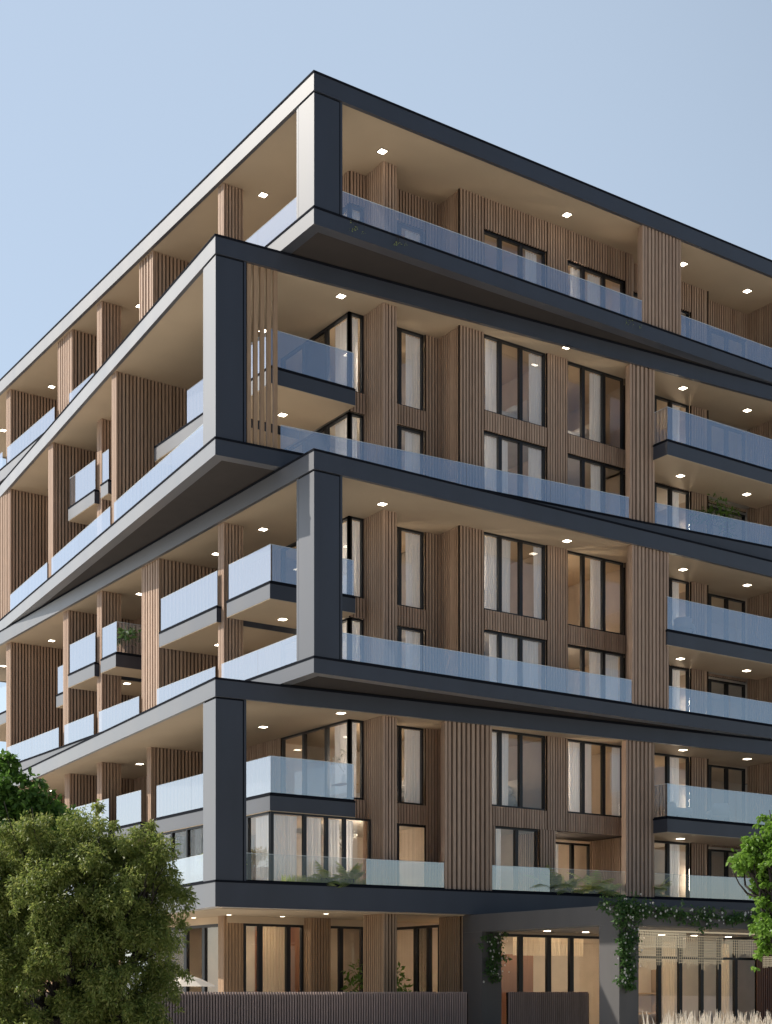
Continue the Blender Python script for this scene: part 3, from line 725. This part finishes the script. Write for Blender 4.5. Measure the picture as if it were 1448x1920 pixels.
for (s, tt, h, nf, lab) in ((4.3, .5, .62, 9, 'green palm behind the clear railing left of the corner slat column'), (5.3, .5, .7, 9, 'arching palm behind the railing under the first slat column'),
                            (13.9, .5, .85, 11, 'yellowish palm right of the short railing, left one in the planted recess'), (14.7, .5, .7, 10, 'low palm in the middle of the planted recess'),
                            (15.9, .45, .9, 12, 'full palm on the right side of the planted recess'), (16.7, .5, .6, 9, 'dark palm beside the right big slat column'),
                            (19.0, .5, .75, 11, 'palm just right of the right big slat column, lowest terrace')):
    x, y = even(s, tt); palm((x, y, 5.34), h*1.3, nf+3, int(s*10), lab)
# grass strip at the glazed corner room
rng = np.random.default_rng(4)
mb = MB()
for i in range(900):
    s = 2.6+3.3*rng.random(); x, y = even(s, .25+.25*rng.random()); h = .1+.22*rng.random(); a = rng.random()*6.28; dx, dy = .06*math.cos(a), .06*math.sin(a)
    mb.quad((x-.008, y, 5.31), (x+.008, y, 5.31), (x+dx+.003, y+dy, 5.31+h), (x+dx-.003, y+dy, 5.31+h))
gr = mb.build('grass', M['palm']); gr['kind'] = 'stuff'; tag(gr, 'low green grass along the clear railing of the lowest terrace', 'grass')

# ---- climbing plants with white flowers on the portal
def vine(path, n, nfl, seed, label, w=.28, size=.11, n_out=Vector((0, -1, 0))):
    rng = np.random.default_rng(seed); t = empty('climbing_plant', path[0]); tag(t, label, 'climbing plant')
    pts = [Vector(p) for p in path]; mb = MB()
    for a, b in zip(pts[:-1], pts[1:]): limb(mb, a, b, .018, .012, rng, 6, .1)
    mb.build('stem', M['bark'], t)
    seg = [(a, b) for a, b in zip(pts[:-1], pts[1:])]; Ls = np.array([(b-a).length for a, b in seg]); pr = Ls/Ls.sum()
    def cl(k):
        out = []
        for j in range(k):
            i = rng.choice(len(seg), p=pr); a, b = seg[i]; c = a.lerp(b, rng.random())
            d = (b-a).normalized(); s = d.cross(n_out).normalized()
            c = c+s*rng.normal()*w*.55+n_out*(.03+.1*rng.random())
            out.append((c.x, c.y, c.z, .12))
        return out
    leaves_obj('leaves', leaf_cloud(rng, cl(int(n/14)), n, size, .6, .3, .6), M['vine'], t)
    for (x, y, z, r) in cl(nfl):
        fv = []; c = Vector((x, y, z))+n_out*.1; s = .02+.022*rng.random()
        for k in range(5):
            a = 2*math.pi*k/5+rng.random()*.4; e = Vector((math.cos(a), 0, math.sin(a))) if abs(n_out.y) > .5 else Vector((0, math.cos(a), math.sin(a)))
            f = e.cross(n_out); p = c+e*s*1.3+n_out*.02
            fv += [c, c+e*s*.8+f*s*.5, p, c+e*s*.8-f*s*.5]
        leaves_obj('flower', np.array([list(q) for q in fv]), M['flower'], t)
    return t
vine([(7.75, -6.32, 4.42), (7.9, -6.34, 3.7), (7.75, -6.34, 3.0), (7.85, -6.34, 2.2), (7.75, -6.34, 1.7)], 2600, 48, 11, 'thick climbing plant with white flowers on the front corner post of the portal', .4)
vine([(7.0, -6.0, 4.45), (8.2, -6.33, 4.3), (9.6, -6.33, 4.2), (11.2, -6.33, 4.12), (13.0, -6.33, 4.15), (14.6, -6.33, 4.1)], 2600, 80, 12, 'white flowering climber trailing along the front beam of the portal', .3)
vine([(7.95, .75, 3.75), (8.1, .75, 3.1), (8.0, .75, 2.4), (8.1, .75, 2.0)], 1100, 34, 13, 'hanging white flowering climber on the rear post of the portal', .45)

for k, (x, lab) in enumerate(((1.7, 'tiny trailing sprig over the top floor ledge beside its corner post'), (3.3, 'tiny trailing sprig on the top floor ledge under the first column'), (14.2, 'small green sprig on the top floor ledge by the big slat column'))):
    rng = np.random.default_rng(60+k); b = Vector((x, -.03, 27.24)); t = empty('trailing_plant', b); tag(t, lab, 'plant')
    m = MB(); cen = []
    for q in range(5):
        e = b+Vector((rng.normal()*.25, -.05, -.1-.3*rng.random())); limb(m, b+Vector((rng.normal()*.15, 0, .05)), e, .005, .003, rng, 4); cen.append((e.x, e.y, e.z, .08))
    m.build('stem', M['bark'], t); leaves_obj('leaves', leaf_cloud(rng, cen, 26, .06, .6, .3, .5), M['palm'], t)

# ---- pale plumes by the entrance
rng = np.random.default_rng(21); mb = MB(); PLX0, PLXW = 2.1, 9.0
for i in range(520):
    x = PLX0+PLXW*rng.random(); y = -14.2+1.1*rng.random(); h = .72+.42*rng.random()**1.5; lean = Vector((rng.normal()*.14, rng.normal()*.1, 0))
    b = Vector((x, y, 0)); mid = b+UV_*h*.55+lean*.4; top = b+UV_*h+lean
    mb.tube(b, mid, .006, .005, 4)
    for k in range(9):
        f = k/9; p = mid.lerp(top, f); a = rng.random()*6.28; o = Vector((math.cos(a), math.sin(a), .9))*.07*(1.15-f)
        mb.quad(p, p+o*.5+Vector((0, 0, .02)), p+o+UV_*.05, p+o*.5-Vector((.012, .012, .0)))
    mb.tube(mid, top, .03, .003, 5)
pl = mb.build('feather_grass', M['plume']); pl['kind'] = 'stuff'; tag(pl, 'pale cream feather grass plumes in front of the entrance portal', 'grass')

# ---- potted plants, furniture
def potted(loc, h, seed, label, leafm='leafB', n=350, size=.2):
    rng = np.random.default_rng(seed); t = empty('potted_plant', loc); tag(t, label, 'potted plant')
    b = Vector(loc); m = MB(); m.lathe(b, [(0, 0), (.17, 0), (.22, .38), (.19, .38), (.17, .33), (0, .33)], 18); m.build('pot', M['pot'], t, True)
    m = MB(); limb(m, b+UV_*.3, b+UV_*h*.7, .03, .02, rng); cen = []
    for k in range(9):
        e = b+Vector((rng.normal()*.28*h, rng.normal()*.28*h, h*(.6+.4*rng.random()))); limb(m, b+UV_*h*.55, e, .014, .006, rng, 3); cen.append((e.x, e.y, e.z, .2*h))
    m.build('stem', M['bark'], t); leaves_obj('leaves', leaf_cloud(rng, cen, n, size, .5, .2, .4), M[leafm], t)
    return t
potted((.75, 15.95, 15.69), 1.0, 31, 'small leafy plant on the short balcony behind the wide slat column, third tier', 'vine', 220, .3)
potted((20.6, 1.9, 19.99), 1.9, 32, 'tall potted plant on the right balcony, lower storey of the second tier')
potted((6.1, 5.4, .02), 2.4, 33, 'dark bushy potted plant on the ground floor left of the second slat column', 'leafB', 500, .25)
potted((-.55, 5.3, 5.32), 1.3, 34, 'small bushy tree on the terrace left of the lowest corner post', 'leafA', 900, .12)
def armchair(loc, rz, label):
    t = empty('lounge_chair', loc); t.rotation_euler = (0, 0, 0); tag(t, label, 'chair', 'white lounge chairs on the right balcony')
    R_ = Matrix.Rotation(rz, 3, 'Z'); b = Vector(loc)
    def rb(name, x0, y0, z0, x1, y1, z1, mt, tilt=0, bev=.05):
        bm = bmesh.new(); bmesh.ops.create_cube(bm, size=1)
        for v in bm.verts:
            v.co = Vector((x0+(v.co.x+.5)*(x1-x0), y0+(v.co.y+.5)*(y1-y0), z0+(v.co.z+.5)*(z1-z0)))
            v.co.y += tilt*(v.co.z-z0)
        bmesh.ops.bevel(bm, geom=bm.edges[:], offset=bev, segments=3, affect='EDGES')
        for v in bm.verts: v.co = R_@v.co+b
        me = bpy.data.meshes.new(name); bm.to_mesh(me); bm.free(); me.materials.append(M[mt])
        for p in me.polygons: p.use_smooth = True
        o = bpy.data.objects.new(name, me); COL.objects.link(o); link(o, t); return o
    rb('seat', -.34, -.36, .26, .34, .34, .44, 'white', 0, .06)
    rb('backrest', -.36, .24, .36, .36, .40, .86, 'white', .22, .07)
    rb('armrest', -.43, -.34, .30, -.33, .34, .60, 'white', 0, .04); rb('armrest', .33, -.34, .30, .43, .34, .60, 'white', 0, .04)
    for x in (-.36, .36):
        for y in (-.3, .3):
            m = MB(); m.tube(R_@Vector((x, y, .28))+b, R_@Vector((x*1.05, y*1.1, 0))+b, .022, .014, 8); m.build('leg', M['frame'], t)
    return t
armchair((18.2, 1.35, 8.40), 1.2, 'white lounge chair with open arms, left one on the right balcony of the lowest tier')
armchair((20.0, 1.0, 8.40), 2.6, 'white lounge chair turned away, right one on the right balcony of the lowest tier')
armchair((18.0, .95, 15.67), 2.2, 'white lounge chair on the right balcony of the third tier')
def bed(loc, label, w=1.7, l=2.0):
    t = empty('bed', loc); tag(t, label, 'bed'); b = Vector(loc)
    def soft(name, x0, y0, z0, x1, y1, z1, mt, bev):
        bm = bmesh.new(); bmesh.ops.create_cube(bm, size=1)
        for v in bm.verts: v.co = b+Vector((x0+(v.co.x+.5)*(x1-x0), y0+(v.co.y+.5)*(y1-y0), z0+(v.co.z+.5)*(z1-z0)))
        bmesh.ops.bevel(bm, geom=bm.edges[:], offset=bev, segments=3, affect='EDGES')
        me = bpy.data.meshes.new(name); bm.to_mesh(me); bm.free(); me.materials.append(M[mt])
        for p in me.polygons: p.use_smooth = True
        o = bpy.data.objects.new(name, me); COL.objects.link(o); link(o, t)
    soft('frame', -w/2, -l/2, 0, w/2, l/2, .3, 'ply', .02); soft('mattress', -w/2+.03, -l/2+.03, .31, w/2-.03, l/2-.03, .72, 'white', .1)
    soft('headboard', w/2-.0, -l/2, .2, w/2+.12, l/2, 1.35, 'canvas', .04)
    for y in (-.5, .5): soft('pillow', w/2-.5, y-.36, .7, w/2-.06, y+.36, 1.12, 'white', .12)
    return t
bed((10.4, 3.7, 23.06), 'white bed with pillows behind the left wide window, upper storey of the second tier')
bed((14.0, 3.8, 23.06), 'white bed behind the right wide window, upper storey of the second tier')
bed((10.0, 3.7, 8.40), 'bed with cream pillows behind the left wide window, upper storey of the lowest tier')
bed((6.1, 4.9, 8.40), 'bed with rumpled covers behind the slim window, upper storey of the lowest tier')
def blossoms(loc, seed, label):
    rng = np.random.default_rng(seed); t = empty('flower_vase', loc); tag(t, label, 'flower vase'); b = Vector(loc)
    m = MB(); m.lathe(b, [(0, 0), (.08, 0), (.13, .15), (.09, .32), (.06, .4), (.05, .4), (.05, .3), (0, .05)], 16); m.build('vase', M['white'], t, True)
    m = MB(); cen = []
    for k in range(9):
        e = b+Vector((rng.normal()*.28, rng.normal()*.2, .75+.5*rng.random())); limb(m, b+UV_*.35, e, .008, .004, rng, 4); cen.append((e.x, e.y, e.z, .16))
    m.build('stem', M['bark'], t); leaves_obj('blossom', leaf_cloud(rng, cen, 190, .09, .5, .0, .8), M['flower'], t)
    m = MB(); m.box(b.x-.35, b.y-.35, b.z-.04, b.x+.35, b.y+.35, b.z-.002); m.tube(b-UV_*.75, b-UV_*.04, .05, .05); m.lathe(b-UV_*.75, [(0, 0), (.22, 0), (.22, .03), (0, .03)]); 
    s = m.build('side_table', M['ply']); tag(s, 'small side table under ' + label.split(',')[0], 'table')
blossoms((3.85, 4.1, 9.16), 41, 'flowering branches in the glazed corner, upper storey of the lowest tier')
blossoms((3.75, 3.8, 6.1), 42, 'cream blossom branches behind the last pane of the corner room')
# parasol behind the fence
pa = empty('parasol', (-3.0, 3.2, 0)); tag(pa, 'cream parasol standing behind the street fence by the corner slat column', 'parasol')
m = MB(); m.lathe((-3.0, 3.2, 0), [(1.05, 1.78), (1.0, 1.80), (.5, 2.03), (.04, 2.18), (0, 2.2)], 8); m.build('canopy', M['canvas'], pa)
m = MB(); m.tube((-3.0, 3.2, 0), (-3.0, 3.2, 2.15), .025, .025); m.build('pole', M['frame'], pa)
m = MB(); m.lathe((-3.0, 3.2, 0), [(0, 0), (.3, 0), (.3, .06), (.05, .1), (0, .1)], 18); m.build('base', M['frame'], pa)

# ------------------------------------------------------------------ light, sky, camera
L = Vector((1, -.88, -1.17)).normalized()
sd = bpy.data.lights.new('sun', 'SUN'); sd.energy = 5.0; sd.angle = math.radians(.5); sd.color = (1, .94, .85)
so = bpy.data.objects.new('sun', sd); COL.objects.link(so); so.rotation_euler = L.to_track_quat('-Z', 'Y').to_euler(); so.location = (-40, 20, 60)
w = bpy.data.worlds.new('World'); sc.world = w; w.use_nodes = True
nt = w.node_tree; nt.nodes.clear()
sky = nt.nodes.new('ShaderNodeTexSky'); sky.sky_type = 'NISHITA'; sky.sun_disc = False
sky.sun_elevation = math.asin(-L.z); sky.sun_rotation = math.atan2(-L.x, -L.y)
sky.altitude = 0; sky.air_density = 1.0; sky.dust_density = 1.0; sky.ozone_density = 1.0
bg = nt.nodes.new('ShaderNodeBackground'); bg.inputs['Strength'].default_value = .075
# thin bright haze over the northern half of the sky
tc = nt.nodes.new('ShaderNodeTexCoord'); dt = nt.nodes.new('ShaderNodeVectorMath'); dt.operation = 'DOT_PRODUCT'
dt.inputs[1].default_value = (-.30, .95, -.05); nt.links.new(tc.outputs['Generated'], dt.inputs[0])
mr = nt.nodes.new('ShaderNodeMapRange'); mr.interpolation_type = 'SMOOTHSTEP'
mr.inputs['From Min'].default_value = -.35; mr.inputs['From Max'].default_value = .5
mr.inputs['To Min'].default_value = 0; mr.inputs['To Max'].default_value = 1; nt.links.new(dt.outputs['Value'], mr.inputs['Value'])
hz = nt.nodes.new('ShaderNodeMix'); hz.data_type = 'RGBA'; hz.blend_type = 'ADD'
hz.inputs[7].default_value = (5.2, 6.1, 7.0, 1)
nt.links.new(mr.outputs[0], hz.inputs[0]); nt.links.new(sky.outputs[0], hz.inputs[6])
ow = nt.nodes.new('ShaderNodeOutputWorld')
nt.links.new(hz.outputs[2], bg.inputs[0]); nt.links.new(bg.outputs[0], ow.inputs[0])
cd = bpy.data.cameras.new('camera'); cam = bpy.data.objects.new('camera', cd); COL.objects.link(cam)
cam.location = (-25.176, -40.936, 1.6); cam.rotation_euler = (math.radians(90), 0, -math.atan2(.565, .8251))
cd.sensor_fit = 'HORIZONTAL'; cd.sensor_width = 36; cd.lens = 2757/1448*36; cd.shift_y = 900/1448
cd.clip_start = .1; cd.clip_end = 2000
sc.camera = cam
sc.view_settings.view_transform = 'Standard'; sc.view_settings.look = 'None'; sc.view_settings.exposure = 0
sc.cycles.use_denoising = True
sc.cycles.max_bounces = 8; sc.cycles.transparent_max_bounces = 24; sc.cycles.sample_clamp_indirect = 6
